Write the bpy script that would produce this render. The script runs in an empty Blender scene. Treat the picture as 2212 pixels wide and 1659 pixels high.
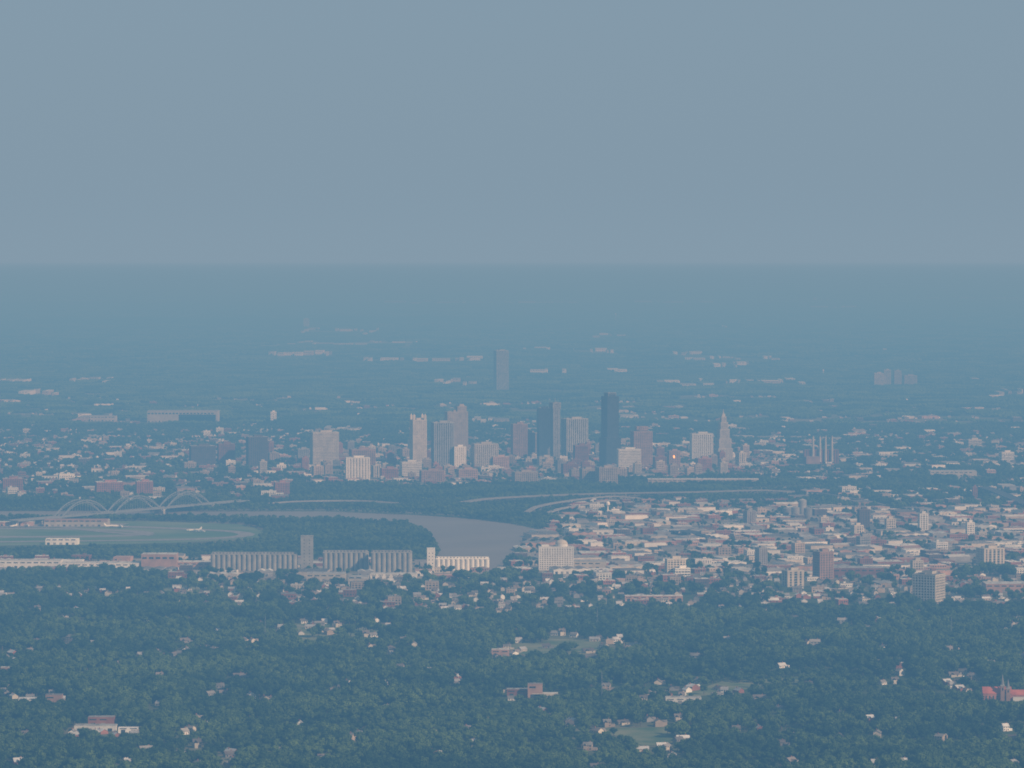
import bpy, math, random
import numpy as np
from mathutils import Vector
random.seed(7); rng=np.random.default_rng(7)
scene=bpy.context.scene
# ------------------------------------------------------------ image pixel to ground helper
CAM_H=550.0; F=8000.0; PITCH=math.atan((829.5-563.0)/F)
def P(u,v):  # u, v are image pixel coordinates
    """image pixel (u, v) -> ground position (m) and metres per pixel"""
    a=(u-1106.0)/F; b=(829.5-v)/F
    t=CAM_H/(math.sin(PITCH)-b*math.cos(PITCH))
    return a*t, t*(math.cos(PITCH)+b*math.sin(PITCH)), t/F
def UV(X,Y,Z=0.0):
    dz=Z-CAM_H
    f=Y*math.cos(PITCH)-dz*math.sin(PITCH)
    up=Y*math.sin(PITCH)+dz*math.cos(PITCH)
    return 1106.0+F*X/f, 829.5-F*up/f
# ------------------------------------------------------------ materials
def nt(m):
    m.use_nodes=True; return m.node_tree
def mat(name,col,rough=0.85,var=0.15,scale=0.08,objvar=0.0,metal=0.0,spec=0.3,col2=None):
    m=bpy.data.materials.new(name); t=nt(m); N=t.nodes; L=t.links
    b=N['Principled BSDF']; b.inputs['Roughness'].default_value=rough; b.inputs['Metallic'].default_value=metal
    b.inputs['Specular IOR Level'].default_value=spec
    g=N.new('ShaderNodeNewGeometry'); n=N.new('ShaderNodeTexNoise'); n.inputs['Scale'].default_value=scale; n.inputs['Detail'].default_value=5
    L.new(g.outputs['Position'],n.inputs['Vector'])
    mx=N.new('ShaderNodeMix'); mx.data_type='RGBA'
    if col2 is None:
        c1=[c*(1-var*1.6) for c in col]; c2=[min(1,c*(1+var*1.6)) for c in col]
    else: c1,c2=col,col2
    rmp=N.new('ShaderNodeMapRange'); rmp.inputs['From Min'].default_value=.35; rmp.inputs['From Max'].default_value=.65
    L.new(n.outputs['Fac'],rmp.inputs['Value']); L.new(rmp.outputs['Result'],mx.inputs['Factor'])
    mx.inputs['A'].default_value=(*c1,1); mx.inputs['B'].default_value=(*c2,1)
    out=mx.outputs['Result']
    if objvar>0:
        oi=N.new('ShaderNodeObjectInfo'); mr=N.new('ShaderNodeMapRange')
        mr.inputs['To Min'].default_value=1-objvar; mr.inputs['To Max'].default_value=1+objvar*.5
        L.new(oi.outputs['Random'],mr.inputs['Value'])
        hs=N.new('ShaderNodeHueSaturation'); L.new(mr.outputs['Result'],hs.inputs['Value'])
        L.new(out,hs.inputs['Color']); out=hs.outputs['Color']
    L.new(out,b.inputs['Base Color'])
    return m
M={}
M['white']=mat('white_paint',(.81,.76,.68),var=.05,objvar=.22)
M['cream']=mat('cream_stone',(.58,.50,.39),var=.08,objvar=.25)
M['beige']=mat('beige_brick',(.42,.325,.235),var=.1,objvar=.3)
M['brick']=mat('red_brick',(.29,.12,.075),var=.12,objvar=.3)
M['pink']=mat('pink_brick',(.44,.265,.185),var=.1,objvar=.3)
M['gray']=mat('grey_concrete',(.29,.27,.245),var=.1,objvar=.3)
M['hazeconc']=mat('weathered_concrete',(.27,.25,.21),var=.1)
M['silo']=mat('silo_concrete',(.31,.285,.24),var=.1)
M['conc']=mat('concrete',(.37,.34,.285),var=.1,objvar=.1)
M['darkwall']=mat('dark_brown_brick',(.13,.09,.07),var=.1,objvar=.2)
M['glass']=mat('window_glass',(.05,.06,.065),rough=.15,var=.1,spec=.5)
M['blueglass']=mat('tinted_glass',(.045,.052,.06),rough=.3,var=.1,spec=.5)
M['roofl']=mat('pale_roof_membrane',(.56,.52,.45),var=.15,objvar=.5)
M['roofg']=mat('gravel_roof',(.23,.205,.175),var=.2,objvar=.5)
M['shingle']=mat('roof_shingles',(.18,.145,.12),var=.15,objvar=.5)
M['shinglel']=mat('pale_roof_shingles',(.51,.48,.44),var=.12,objvar=.5)
M['steel']=mat('painted_steel',(.22,.23,.22),rough=.6,var=.05,metal=.0)
M['asphalt']=mat('asphalt',(.06,.06,.058),var=.15)
M['road']=mat('old_concrete_road',(.25,.22,.18),var=.12)
M['grass']=mat('meadow_grass',(.065,.105,.03),col2=(.21,.20,.09),scale=.02)
M['airgrass']=mat('airfield_grass',(.075,.135,.035),col2=(.18,.20,.09),scale=.006)
M['dirt']=mat('bare_ground',(.12,.115,.065),col2=(.36,.30,.22),scale=.014)
M['bark']=mat('tree_bark',(.10,.075,.05))
M['glint']=mat('glint_bronze',(.95,.50,.16),rough=.55,metal=1.0,var=.01)  # metal of the panel added downtown to make a sun glint
def leafmat(name,a,b):
    m=bpy.data.materials.new(name); t=nt(m); N=t.nodes; L=t.links
    s=N['Principled BSDF']; s.inputs['Roughness'].default_value=.7; s.inputs['Specular IOR Level'].default_value=.15
    g=N.new('ShaderNodeNewGeometry'); n=N.new('ShaderNodeTexNoise'); n.inputs['Scale'].default_value=.25; n.inputs['Detail'].default_value=4
    L.new(g.outputs['Position'],n.inputs['Vector'])
    n2=N.new('ShaderNodeTexNoise'); n2.inputs['Scale'].default_value=.005; n2.inputs['Detail'].default_value=6; L.new(g.outputs['Position'],n2.inputs['Vector'])
    oi=N.new('ShaderNodeObjectInfo')
    ad=N.new('ShaderNodeMath'); ad.operation='ADD'; L.new(n.outputs['Fac'],ad.inputs[0])
    mu=N.new('ShaderNodeMath'); mu.operation='MULTIPLY'; mu.inputs[1].default_value=.8; L.new(oi.outputs['Random'],mu.inputs[0]); L.new(mu.outputs[0],ad.inputs[1])
    m3=N.new('ShaderNodeMath'); m3.operation='MULTIPLY'; m3.inputs[1].default_value=2.6; L.new(n2.outputs['Fac'],m3.inputs[0])
    ad2=N.new('ShaderNodeMath'); ad2.operation='ADD'; L.new(ad.outputs[0],ad2.inputs[0]); L.new(m3.outputs[0],ad2.inputs[1])
    mr=N.new('ShaderNodeMapRange'); mr.inputs['From Min'].default_value=1.8; mr.inputs['From Max'].default_value=2.8; L.new(ad2.outputs[0],mr.inputs['Value'])
    mx=N.new('ShaderNodeMix'); mx.data_type='RGBA'; mx.inputs['A'].default_value=(*a,1); mx.inputs['B'].default_value=(*b,1)
    L.new(mr.outputs['Result'],mx.inputs['Factor']); L.new(mx.outputs['Result'],s.inputs['Base Color'])
    return m
M['leaf']=leafmat('foliage',(.016,.038,.008),(.10,.145,.030))
def watermat():
    m=bpy.data.materials.new('muddy_river_water'); t=nt(m); N=t.nodes; L=t.links
    s=N['Principled BSDF']; s.inputs['Roughness'].default_value=.5; s.inputs['Specular IOR Level'].default_value=.25
    g=N.new('ShaderNodeNewGeometry'); n=N.new('ShaderNodeTexNoise'); n.inputs['Scale'].default_value=.05; L.new(g.outputs['Position'],n.inputs['Vector'])
    n2=N.new('ShaderNodeTexNoise'); n2.inputs['Scale'].default_value=.006; n2.inputs['Detail'].default_value=5; L.new(g.outputs['Position'],n2.inputs['Vector'])
    mx=N.new('ShaderNodeMix'); mx.data_type='RGBA'; mx.inputs['A'].default_value=(.17,.13,.09,1); mx.inputs['B'].default_value=(.27,.215,.155,1); L.new(n2.outputs['Fac'],mx.inputs['Factor']); L.new(mx.outputs['Result'],s.inputs['Base Color'])
    b=N.new('ShaderNodeBump'); b.inputs['Strength'].default_value=.6; b.inputs['Distance'].default_value=1; L.new(n.outputs['Fac'],b.inputs['Height']); L.new(b.outputs['Normal'],s.inputs['Normal'])
    return m
M['water']=watermat()
def groundmat():
    m=bpy.data.materials.new('wooded_plain'); t=nt(m); N=t.nodes; L=t.links
    s=N['Principled BSDF']; s.inputs['Roughness'].default_value=.95; s.inputs['Specular IOR Level'].default_value=.0
    g=N.new('ShaderNodeNewGeometry')
    def noise(sc,d=6):
        n=N.new('ShaderNodeTexNoise'); n.inputs['Scale'].default_value=sc; n.inputs['Detail'].default_value=d; L.new(g.outputs['Position'],n.inputs['Vector']); return n
    n1=noise(.02); n2=noise(.0009,8)
    c1=N.new('ShaderNodeMix'); c1.data_type='RGBA'; c1.inputs['A'].default_value=(.03,.055,.018,1); c1.inputs['B'].default_value=(.10,.115,.05,1)
    L.new(n1.outputs['Fac'],c1.inputs['Factor'])
    mr=N.new('ShaderNodeMapRange'); mr.inputs['From Min'].default_value=.5; mr.inputs['From Max'].default_value=.68; L.new(n2.outputs['Fac'],mr.inputs['Value'])
    c2=N.new('ShaderNodeMix'); c2.data_type='RGBA'; c2.inputs['B'].default_value=(.28,.235,.165,1)
    L.new(c1.outputs['Result'],c2.inputs['A']) 
    mm=N.new('ShaderNodeMath'); mm.operation='MULTIPLY'; mm.inputs[1].default_value=.85; L.new(mr.outputs['Result'],mm.inputs[0]); L.new(mm.outputs[0],c2.inputs['Factor'])
    L.new(c2.outputs['Result'],s.inputs['Base Color'])
    return m
M['ground']=groundmat()
# ------------------------------------------------------------ mesh builder
class MB:
    def __init__(s): s.v=[];s.f=[];s.m=[];s.mats=[]
    def mi(s,k):
        if k not in s.mats: s.mats.append(k)
        return s.mats.index(k)
    def face(s,pts,k):
        i=len(s.v); s.v+=[tuple(p) for p in pts]; s.f.append(tuple(range(i,i+len(pts)))); s.m.append(s.mi(k))
    def box(s,cx,cy,z0,z1,w,d,k,top=None,rot=0,taper=1.0):
        c,sn=math.cos(rot),math.sin(rot)
        def q(x,y): return (cx+x*c-y*sn, cy+x*sn+y*c)
        i=len(s.v)
        for z,sc in ((z0,1),(z1,taper)):
            for x,y in ((-1,-1),(1,-1),(1,1),(-1,1)):
                a,b=q(x*w/2*sc,y*d/2*sc); s.v.append((a,b,z))
        m=s.mi(k); mt=s.mi(top) if top else m
        for fc,mm in (((0,3,2,1),m),((4,5,6,7),mt),((0,1,5,4),m),((1,2,6,5),m),((2,3,7,6),m),((3,0,4,7),m)):
            s.f.append(tuple(i+j for j in fc)); s.m.append(mm)
    def cyl(s,cx,cy,z0,z1,r,k,n=12,r1=None,cap=True):
        r1=r if r1 is None else r1; i=len(s.v)
        for z,rr in ((z0,r),(z1,r1)):
            for a in range(n):
                t=2*math.pi*a/n; s.v.append((cx+rr*math.cos(t),cy+rr*math.sin(t),z))
        m=s.mi(k)
        for a in range(n):
            b=(a+1)%n; s.f.append((i+a,i+b,i+n+b,i+n+a)); s.m.append(m)
        if cap: s.f.append(tuple(i+n+a for a in range(n))); s.m.append(m)
    def beam(s,p,q,w,k,h=None):
        p=Vector(p);q=Vector(q);d=(q-p).normalized(); h=h or w
        u=d.cross(Vector((0,0,1)))
        if u.length<1e-3: u=Vector((1,0,0))
        u.normalize(); n=u.cross(d).normalized(); i=len(s.v)
        for c in (p,q):
            for a,b in ((-1,-1),(1,-1),(1,1),(-1,1)): s.v.append(tuple(c+u*(a*w/2)+n*(b*h/2)))
        m=s.mi(k)
        for fc in ((0,3,2,1),(4,5,6,7),(0,1,5,4),(1,2,6,5),(2,3,7,6),(3,0,4,7)):
            s.f.append(tuple(i+j for j in fc)); s.m.append(m)
    def mesh(s,name):
        me=bpy.data.meshes.new(name); me.from_pydata(s.v,[],s.f)
        for k in s.mats: me.materials.append(M[k])
        me.polygons.foreach_set('material_index',s.m); me.update(); return me
def put(name,me,loc=(0,0,0),rot=0,sc=None):
    o=bpy.data.objects.new(name,me); o.location=loc; o.rotation_euler=(0,0,rot)
    if sc: o.scale=sc
    scene.collection.objects.link(o); return o
# ------------------------------------------------------------ occupancy for trees
CX0,CY0,CS=-2600,3400,8.0; OW,OH=650,1150
occ=np.zeros((OH,OW),bool)
def mark(x,y,r,front=0.0,rx=None):
    rx=rx or r
    a=int((x-rx-CX0)/CS); b=int((x+rx-CX0)/CS)+1; c=int((y-r-front-CY0)/CS); d=int((y+r-CY0)/CS)+1
    if d<0 or c>=OH or b<0 or a>=OW: return
    occ[max(c,0):d,max(a,0):b]=True
def busy(x,y,r):
    a=int((x-r-CX0)/CS); b=int((x+r-CX0)/CS)+1; c=int((y-r-CY0)/CS); d=int((y+r-CY0)/CS)+1
    if c<0 or a<0 or d>=OH or b>=OW: return False
    return bldg[c:d,a:b].any()
bldg=np.zeros((OH,OW),bool)
def markb(x,y,rx,ry):
    a=int((x-rx-CX0)/CS); b=int((x+rx-CX0)/CS)+1; c=int((y-ry-CY0)/CS); d=int((y+ry-CY0)/CS)+1
    if d<0 or c>=OH or b<0 or a>=OW: return
    bldg[max(c,0):d,max(a,0):b]=True
def inpoly(px,py,poly):
    px=np.asarray(px,float);py=np.asarray(py,float); ins=np.zeros(px.shape,bool); n=len(poly)
    for i in range(n):
        x1,y1=poly[i];x2,y2=poly[(i+1)%n]
        if y1==y2: continue
        c=((y1>py)!=(y2>py))&(px<(x2-x1)*(py-y1)/(y2-y1)+x1); ins^=c
    return ins
# ------------------------------------------------------------ ground sheet
ys=[-3000,0,2000]+[2000+i*1000 for i in range(1,20)]+[26000,34000,45000,60000,90000,140000,220000,400000,800000,1600000]
mb=MB()
for i in range(len(ys)-1):
    y0,y1=ys[i],ys[i+1]
    xs=[-1600000,-400000,-100000,-30000,-10000,-6000,-4000,-3000,-2000,-1000,0,1000,2000,3000,4000,6000,10000,30000,100000,400000,1600000]
    for j in range(len(xs)-1):
        mb.face([(xs[j],y0,0),(xs[j+1],y0,0),(xs[j+1],y1,0),(xs[j],y1,0)],'ground')
put('ground',mb.mesh('ground'))
def ridge(y0,x0,x1,h,seed):
    r=random.Random(seed); ph=[r.uniform(0,6.28) for _ in range(6)]; mb=MB(); n=90; m=9; V=[]
    for i in range(n+1):
        x=x0+(x1-x0)*i/n; e=math.sin(math.pi*i/n)**.5
        hh=h*e*(.6+.2*math.sin(i*.11+ph[0])+.12*math.sin(i*.31+ph[1])+.08*math.sin(i*.83+ph[2])); yc=y0+900*math.sin(i*.07+ph[3])
        V.append([(x,yc+(j/m-.5)*5000,hh*math.sin(math.pi*j/m)**1.5-2*(j in(0,m))+r.uniform(-2,2)*(0<j<m)) for j in range(m+1)])
    for i in range(n):
        for j in range(m): mb.face([V[i][j],V[i+1][j],V[i+1][j+1],V[i][j+1]],'leaf')
    put('hills',mb.mesh('hills'))
ridge(33500,-9000,1500,60,1); ridge(41000,-3000,9000,70,2); ridge(56000,-12000,12000,95,3)
def sheet(name,poly,key,z,uv=True):
    pts=[P(*p)[:2] if uv else p for p in poly]
    me=bpy.data.meshes.new(name); me.from_pydata([(x,y,z) for x,y in pts],[],[tuple(range(len(pts)))[::-1]])
    me.materials.append(M[key]) 
    if me.polygons[0].normal.z<0: me.flip_normals()
    return put(name,me)
def strip(name,pts,w,key,z,mark_w=True,uv=True):
    g=[P(*p)[:2] if uv else p for p in pts]; g=[Vector((a,b)) for a,b in g]
    q=[]
    for i in range(len(g)-1):
        n=max(1,int((g[i+1]-g[i]).length/40))
        for k in range(n): 
            q.append(g[i].lerp(g[i+1],k/n))
    q.append(g[-1])
    for _ in range(6): q=[q[0]]+[(q[i-1]+q[i]*2+q[i+1])/4 for i in range(1,len(q)-1)]+[q[-1]]
    mb=MB(); L=[]
    for i,p in enumerate(q):
        d=(q[min(i+1,len(q)-1)]-q[max(i-1,0)]).normalized(); n=Vector((-d.y,d.x)); L.append((p+n*w/2,p-n*w/2))
        if mark_w: mark(p.x,p.y,w/2+8,25)
    for i in range(len(L)-1):
        mb.face([(*L[i][1],z),(*L[i+1][1],z),(*L[i+1][0],z),(*L[i][0],z)],key)
    return put(name,mb.mesh(name)),q
RIVER=[(-200,1105),(200,1104),(450,1105),(700,1105),(900,1113),(1000,1119),(1100,1131),(1165,1144),(1160,1165),(1125,1182),(1095,1205),(1080,1235),(930,1225),(948,1195),(940,1170),(922,1145),(875,1127),(700,1119),(450,1116),(200,1116),(-200,1117)]
AIR=[(-200,1124),(330,1126),(520,1133),(575,1146),(560,1162),(380,1173),(200,1177),(-200,1181)]
FIELDS=[[(635,1347),(720,1351),(850,1347),(858,1360),(800,1380),(740,1390),(650,1388)],
[(1060,1398),(1190,1380),(1300,1384),(1290,1405),(1230,1424),(1150,1420),(1080,1412)],
[(1450,1508),(1560,1472),(1730,1463),(1735,1474),(1640,1486),(1530,1502)],
[(1230,1580),(1310,1574),(1460,1570),(1470,1585),(1440,1608),(1390,1612),(1340,1590)],
[(345,1272),(440,1262),(455,1280),(380,1286)],[(1660,1280),(1760,1278),(1770,1290),(1680,1292)],[(1880,1420),(1960,1415),(1965,1427),(1890,1430)]]
sheet('river',RIVER,'water',.35)
sheet('airfield_grass',AIR,'airgrass',.30)
for f in FIELDS: sheet('meadow',f,'grass',.25)
LOT1=[(1165,1150),(1240,1105),(1700,1100),(2400,1095),(2400,1225),(1900,1245),(1500,1245),(1240,1240),(1100,1235),(1130,1185)]
LOT2=[(-150,1212),(420,1205),(900,1212),(1100,1225),(1150,1245),(640,1258),(300,1236),(-150,1238)]
LOT3=[(600,985),(900,960),(1500,960),(1720,985),(1680,1030),(1300,1040),(1000,1050),(650,1045)]
for l in (LOT1,LOT2,LOT3): sheet('industrial_ground' if l is not LOT3 else 'city_pavement',l,'dirt',.15)
strip('runway',[(-150,1160),(180,1160),(330,1157),(345,1150),(230,1144),(60,1141),(-150,1143)],42,'road',.5,False)
strip('taxiway',[(-100,1172),(250,1168),(430,1166),(540,1162),(562,1154),(520,1146),(420,1144)],34,'road',.6,False)
strip('taxiway',[(-100,1135),(180,1136),(330,1139),(420,1144)],42,'road',.7,False)
strip('taxiway',[(120,1136),(215,1150),(330,1157)],26,'road',.8,False)
sheet('airport_apron',[(-100,1129),(120,1129),(280,1132),(250,1139),(-100,1140)],'road',.9)
for a,b in (((1200,1165),(2300,1150)),((1160,1200),(2300,1185)),((1250,1130),(2300,1120)),((1500,1100),(1350,1240)),((1800,1100),(1700,1240)),((2060,1098),(2010,1235)),((1150,1228),(2250,1215))):
    strip('street',[a,b],16,'asphalt' if random.random()<.4 else 'road',.5)
# ------------------------------------------------------------ building generators
def facade(mb,w,d,z0,z1,wall='cream',glass='glass',roof='roofl',style='grid',fh=4.0,bay=5.0,cx=0,cy=0):
    """glazed core with floor bands and piers standing proud of it"""
    h=z1-z0; mb.box(cx,cy,z0,z1-.3,w-.9,d-.9,glass,top=roof)
    if style!='glass':
        n=max(1,int(h/fh)); f=h/n; bt={'grid':.45,'bands':.5,'piers':.22}[style]
        for i in range(n): mb.box(cx,cy,z0+i*f,z0+i*f+f*bt,w-.3,d-.3,wall)
        for (L,ax) in ((w,0),(d,1)):
            nb=max(1,int(L/bay)); pw={'grid':.40,'bands':.12,'piers':.45}[style]*L/nb
            for j in range(nb+1):
                t=-L/2+L*j/nb; t=max(-L/2+pw/2,min(L/2-pw/2,t))
                for sg in (-1,1):
                    if ax==0: mb.box(cx+t,cy+sg*(d/2-.35),z0,z1-.1,pw,.7,wall)
                    else: mb.box(cx+sg*(w/2-.352),cy+t,z0,z1-.12,.7,pw*.99,wall)
    else:
        n=max(1,int(h/fh)); f=h/n
        for i in range(n): mb.box(cx,cy,z0+i*f,z0+i*f+.6,w-.6,d-.6,wall)
        for sx in (-1,1):
            for sy in (-1,1): mb.box(cx+sx*(w/2-.5),cy+sy*(d/2-.5),z0,z1-.1,1,1,wall)
    mb.box(cx,cy,z1-fh*.35,z1+.8,w+.1,d+.1,wall,top=roof)
def pent(mb,w,d,z,k='gray'):
    mb.box(w*.05,0,z-.2,z+4.5,w*.45,d*.45,k,top='roofg'); mb.box(-w*.3,d*.1,z-.2,z+2.2,w*.14,d*.2,'gray')
    mb.cyl(w*.3,-d*.2,z,z+2.5,min(w,d)*.06,'steel',8)
def solve(Wm,th,r):
    w=Wm/(abs(math.cos(th))+r*abs(math.sin(th))); return w,w*r
def tower(name,x0,x1,yt,yb,wall='cream',style='grid',th=.22,r=.7,roof='roofl',glass='glass',fh=4.0,bay=5.0,extra=None,pen=True):
    X,Y,m=P((x0+x1)/2,yb); W=(x1-x0)*m; H=(yb-yt)*m; w,d=solve(W,th,r)
    mb=MB()
    facade(mb,w,d,0,H if not pen else H-3,wall,glass,roof,style,fh,bay)
    if pen: pent(mb,w,d,H-2.2,wall)
    if extra: extra(mb,w,d,H)
    o=put(name,mb.mesh(name),(X,Y+max(w,d)/2,0),th)
    R=max(w,d)*.6+4; mark(X,Y+max(w,d)/2,R,70); markb(X,Y+max(w,d)/2,R*.9,R*.9)
    return o
tower('office_building',405,465,962,1006,'darkwall','grid')
tower('office_building',467,507,957,1003,'brick','grid')
tower('apartment_tower',529,578,942,1006,'darkwall','piers',th=.25,r=.8,roof='roofl')
tower('office_tower',667,732,932,1006,'cream','bands',th=.2,r=.8,glass='gray')
tower('office_building',752,811,969,1015,'pink','grid')
tower('apartment_building',744,799,987,1037,'white','piers',bay=7,th=.1,glass='gray')
def crown(mb,w,d,H):
    for sx in (-1,1):
        for sy in (-1,1):
            mb.box(sx*w*.4,sy*d*.4,H-2,H+10,w*.16,d*.16,'cream'); mb.box(sx*w*.4,sy*d*.4,H+9.5,H+14,w*.1,d*.1,'cream',taper=.2)
tower('office_tower',884,922,905,1003,'cream','piers',th=.3,r=.9,extra=crown,glass='gray')
tower('office_tower',930,981,911,1012,'gray','piers',th=.25,r=.7,glass='blueglass',bay=6)
def step8(mb,w,d,H):
    facade(mb,w*.45,d*.8,0,H+12,'beige','gray','roofg','grid',cx=w*.23,cy=2)
    mb.box(w*.25,2,H+12,H+19,w*.3,d*.5,'beige',taper=.6)
tower('office_tower',960,1011,888,985,'beige','grid',th=.25,r=.6,extra=step8,glass='gray')
tower('office_tower',979,1007,963,1012,'white','grid',th=.15,glass='gray')
tower('office_building',1017,1077,957,1012,'cream','grid',th=.2,r=.8,glass='glass')
tower('office_building',862,911,996,1028,'white','bands',th=.25,r=.6,glass='gray')
tower('office_building',1103,1140,914,990,'pink','grid',r=.8)
tower('office_building',1122,1163,933,988,'beige','piers',th=.9,glass='blueglass',r=.8)
tower('glass_tower',1160,1192,880,990,'blueglass','glass',glass='blueglass',roof='roofg')
def mast(mb,w,d,H):
    facade(mb,w*1.15,d*1.15,H-16,H,'gray','blueglass','roofg','piers') 
    mb.beam((0,0,H),(0,0,H+14),.8,'steel')
tower('office_tower',1188,1210,870,1002,'gray','piers',th=.5,r=.9,extra=mast,glass='blueglass')
tower('office_tower',1212,1271,903,985,'conc','piers',th=.4,r=.6,bay=6)
tower('office_building',1238,1272,960,1002,'brick','grid')
def step15(mb,w,d,H):
    facade(mb,w*1.25,d*1.2,0,H*.42,'blueglass','blueglass','roofg','glass')
    facade(mb,w*.7,d*.7,H,H+10,'gray','blueglass','roofg','glass')
tower('glass_tower',1299,1337,857,1010,'blueglass','glass',th=.5,r=.9,glass='blueglass',roof='roofg',extra=step15,pen=False)
tower('office_building',1333,1385,969,1022,'white','bands',th=.12,r=.6,glass='gray')
def cap17(mb,w,d,H): facade(mb,w*.6,d*.6,H,H+10,'pink','glass','roofg','grid')
tower('hotel_tower',1362,1410,930,1005,'pink','grid',r=.8,extra=cap17)
tower('brick_office_building',1442,1470,972,1010,'pink','grid')
tower('office_building',1411,1440,985,1012,'brick','grid')
tower('office_building',1492,1541,935,996,'white','grid',th=.1,r=.7,glass='glass')
tower('brick_office_building',1504,1538,988,1018,'brick','grid')
tower('brick_office_building',1286,1335,1008,1046,'beige','grid',th=.3)
tower('brick_office_building',1252,1286,1011,1044,'beige','grid',th=.3)
tower('brick_office_building',1105,1162,1018,1046,'beige','grid',th=.3,r=.5)
tower('brick_office_building',985,1032,1012,1035,'pink','grid')
tower('brick_office_building',1212,1250,1000,1025,'brick','grid')
tower('brick_office_building',1160,1200,985,1006,'cream','grid')
tower('brick_office_building',1060,1100,985,1012,'pink','grid')
tower('brick_office_building',905,960,1015,1042,'pink','grid',r=.5)
tower('brick_office_building',820,860,1010,1035,'brick','grid')
tower('office_building',595,618,1002,1018,'white','grid')
tower('office_building',640,668,968,1000,'gray','grid')
tower('brick_office_building',290,330,1038,1066,'brick','grid')
tower('brick_office_building',0,48,1032,1062,'brick','grid')
tower('brick_office_building',200,265,1040,1066,'brick','grid')
tower('brick_office_building',590,625,1040,1070,'brick','grid')
def deco():
    X,Y,m=P(1563,992); H=(992-888)*m; W=42*m; mb=MB()
    lv=[(1.0,0,.22),(.84,.22,.42),(.66,.42,.62),(.5,.62,.76),(.34,.76,.88)]
    for s,a,b in lv: facade(mb,W*s*.8,W*s*.75,a*H,b*H,'cream','gray','roofl','piers',bay=4)
    mb.box(0,0,H*.88,H*.94,W*.18,W*.18,'cream',taper=.8); mb.cyl(0,0,H*.94,H*1.04,W*.05,'cream',8,r1=.3)
    o=put('art_deco_skyscraper',mb.mesh('art_deco_skyscraper'),(X,Y+20,0),.3); mark(X,Y+20,40,80); markb(X,Y+20,36,36)
deco()
def plant():
    X,Y,m=P(1775,1002); mb=MB()
    facade(mb,75*m,30,0,30*m,'brick','glass','roofg','piers',bay=9)
    mb.box(-20*m,-22,0,16*m,30*m,16,'pink',top='roofl')
    for u in (-19,-4,8,22): 
        mb.cyl(u*m,-17,5,60*m,3.9,'cream',12,r1=2.6); mb.cyl(u*m,-17,60*m-2,60*m+1,3.0,'gray',12)
    put('power_station',mb.mesh('power_station'),(X,Y+25,0),.05); mark(X,Y,70,90); markb(X,Y+20,60,40)
plant()
tower('apartment_tower',1066,1099,756,842,'hazeconc','grid',th=.3,r=.8,pen=True)
tower('apartment_tower',653,668,688,708,'cream','grid',th=.3)
for a in ((1886,1910,805,832),(1908,1925,798,830),(1930,1948,800,830),(1950,1982,810,832)): tower('hospital_building',*a,'beige','grid',th=.2)
tower('control_tower_building',583,597,888,912,'white','grid',th=.2)
tower('apartment_tower',2100,2112,1050,1075,'brick','grid')
tower('apartment_tower',2112,2172,1182,1228,'cream','piers',th=.35,r=.8,bay=7)
tower('apartment_tower',1972,2046,1238,1306,'cream','grid',th=1.05,r=1.0,roof='roofg')
tower('apartment_tower',1757,1802,1189,1252,'pink','grid',th=.5,r=.8)
tower('office_building',1690,1738,1230,1268,'cream','piers',th=.4,bay=8)
tower('hospital_building',1437,1482,1205,1244,'cream','grid',th=.15,r=.7)
tower('office_building',1455,1492,1225,1246,'white','bands',th=.15,r=.7)
tower('brick_office_building',1912,1936,1118,1146,'cream','grid')
tower('apartment_tower',1984,2006,1107,1146,'white','grid')
tower('apartment_tower',2087,2106,1126,1156,'white','grid')
tower('brick_office_building',1853,1880,1098,1144,'darkwall','grid')
tower('brick_office_building',1548,1580,1180,1200,'beige','grid')
tower('office_building',2088,2122,948,970,'cream','bands')
tower('office_building',2160,2192,975,1000,'white','bands')
tower('office_building',2002,2030,1232,1260,'brick','grid')
tower('brick_office_building',1968,1996,1208,1238,'cream','grid')
def domehotel():
    X,Y,m=P(1201,1232); w=(1240-1162)*m; H=(1232-1182)*m; mb=MB()
    facade(mb,w*.97,26,0,H,'white','gray','roofl','grid',fh=3.6,bay=4.2)
    r=15*m*.9; mb.cyl(12*m,0,H,H+5,r,'white',20)
    z0=H+5
    for i in range(5):
        a0=i*math.pi/10;a1=(i+1)*math.pi/10
        mb.cyl(12*m,0,z0+r*.7*math.sin(a0),z0+r*.7*math.sin(a1),r*math.cos(a0),'cream',20,r1=max(.1,r*math.cos(a1)),cap=False)
    mb.box(-w*.3,0,H,H+3.5,w*.2,12,'white')
    put('domed_hotel',mb.mesh('domed_hotel'),(X,Y+14,0),.04); mark(X,Y,50,80); markb(X,Y+14,45,20)
domehotel()
def elevator(u0,u1,yt,yb,k,heads=()):
    X,Y,m=P((u0+u1)/2,yb); L=(u1-u0)*m; H=(yb-yt)*m; mb=MB(); n=max(3,int(L/8.6)); r=L/n/2
    for row in range(3):
        for i in range(n): mb.cyl(-L/2+r+i*2*r,row*2*r,0,H-4,r*.98,k,14)
    mb.box(0,2*r,H-4.2,H-3.2,L,r*5.5,k); mb.box(0,2*r,H-3.3,H,L*.97,5,k,top='roofg')
    for j in range(int(L/6)): mb.box(-L*.47+j*6,2*r-2.6,H-2.3,H-1,2.5,.3,'glass')
    for (hx,hw,ht) in heads:
        hX=(hx-(u0+u1)/2)*m; HH=(yb-ht)*m; mb.box(hX,r,0,HH,hw*m,14,k,top='roofg'); mb.box(hX,r,HH,HH+1,hw*m+.6,14.6,k)
        for z in range(2,int(HH/6)):
            for xx in (-1,1): mb.box(hX+xx*hw*m*.22,r-7.05,z*6,z*6+1.6,1.4,.2,'glass')
    put('grain_elevator',mb.mesh('grain_elevator'),(X,Y,0),0); mark(X,Y+10,20,70,rx=L/2+8); markb(X,Y+10,L/2+5,18)
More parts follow.
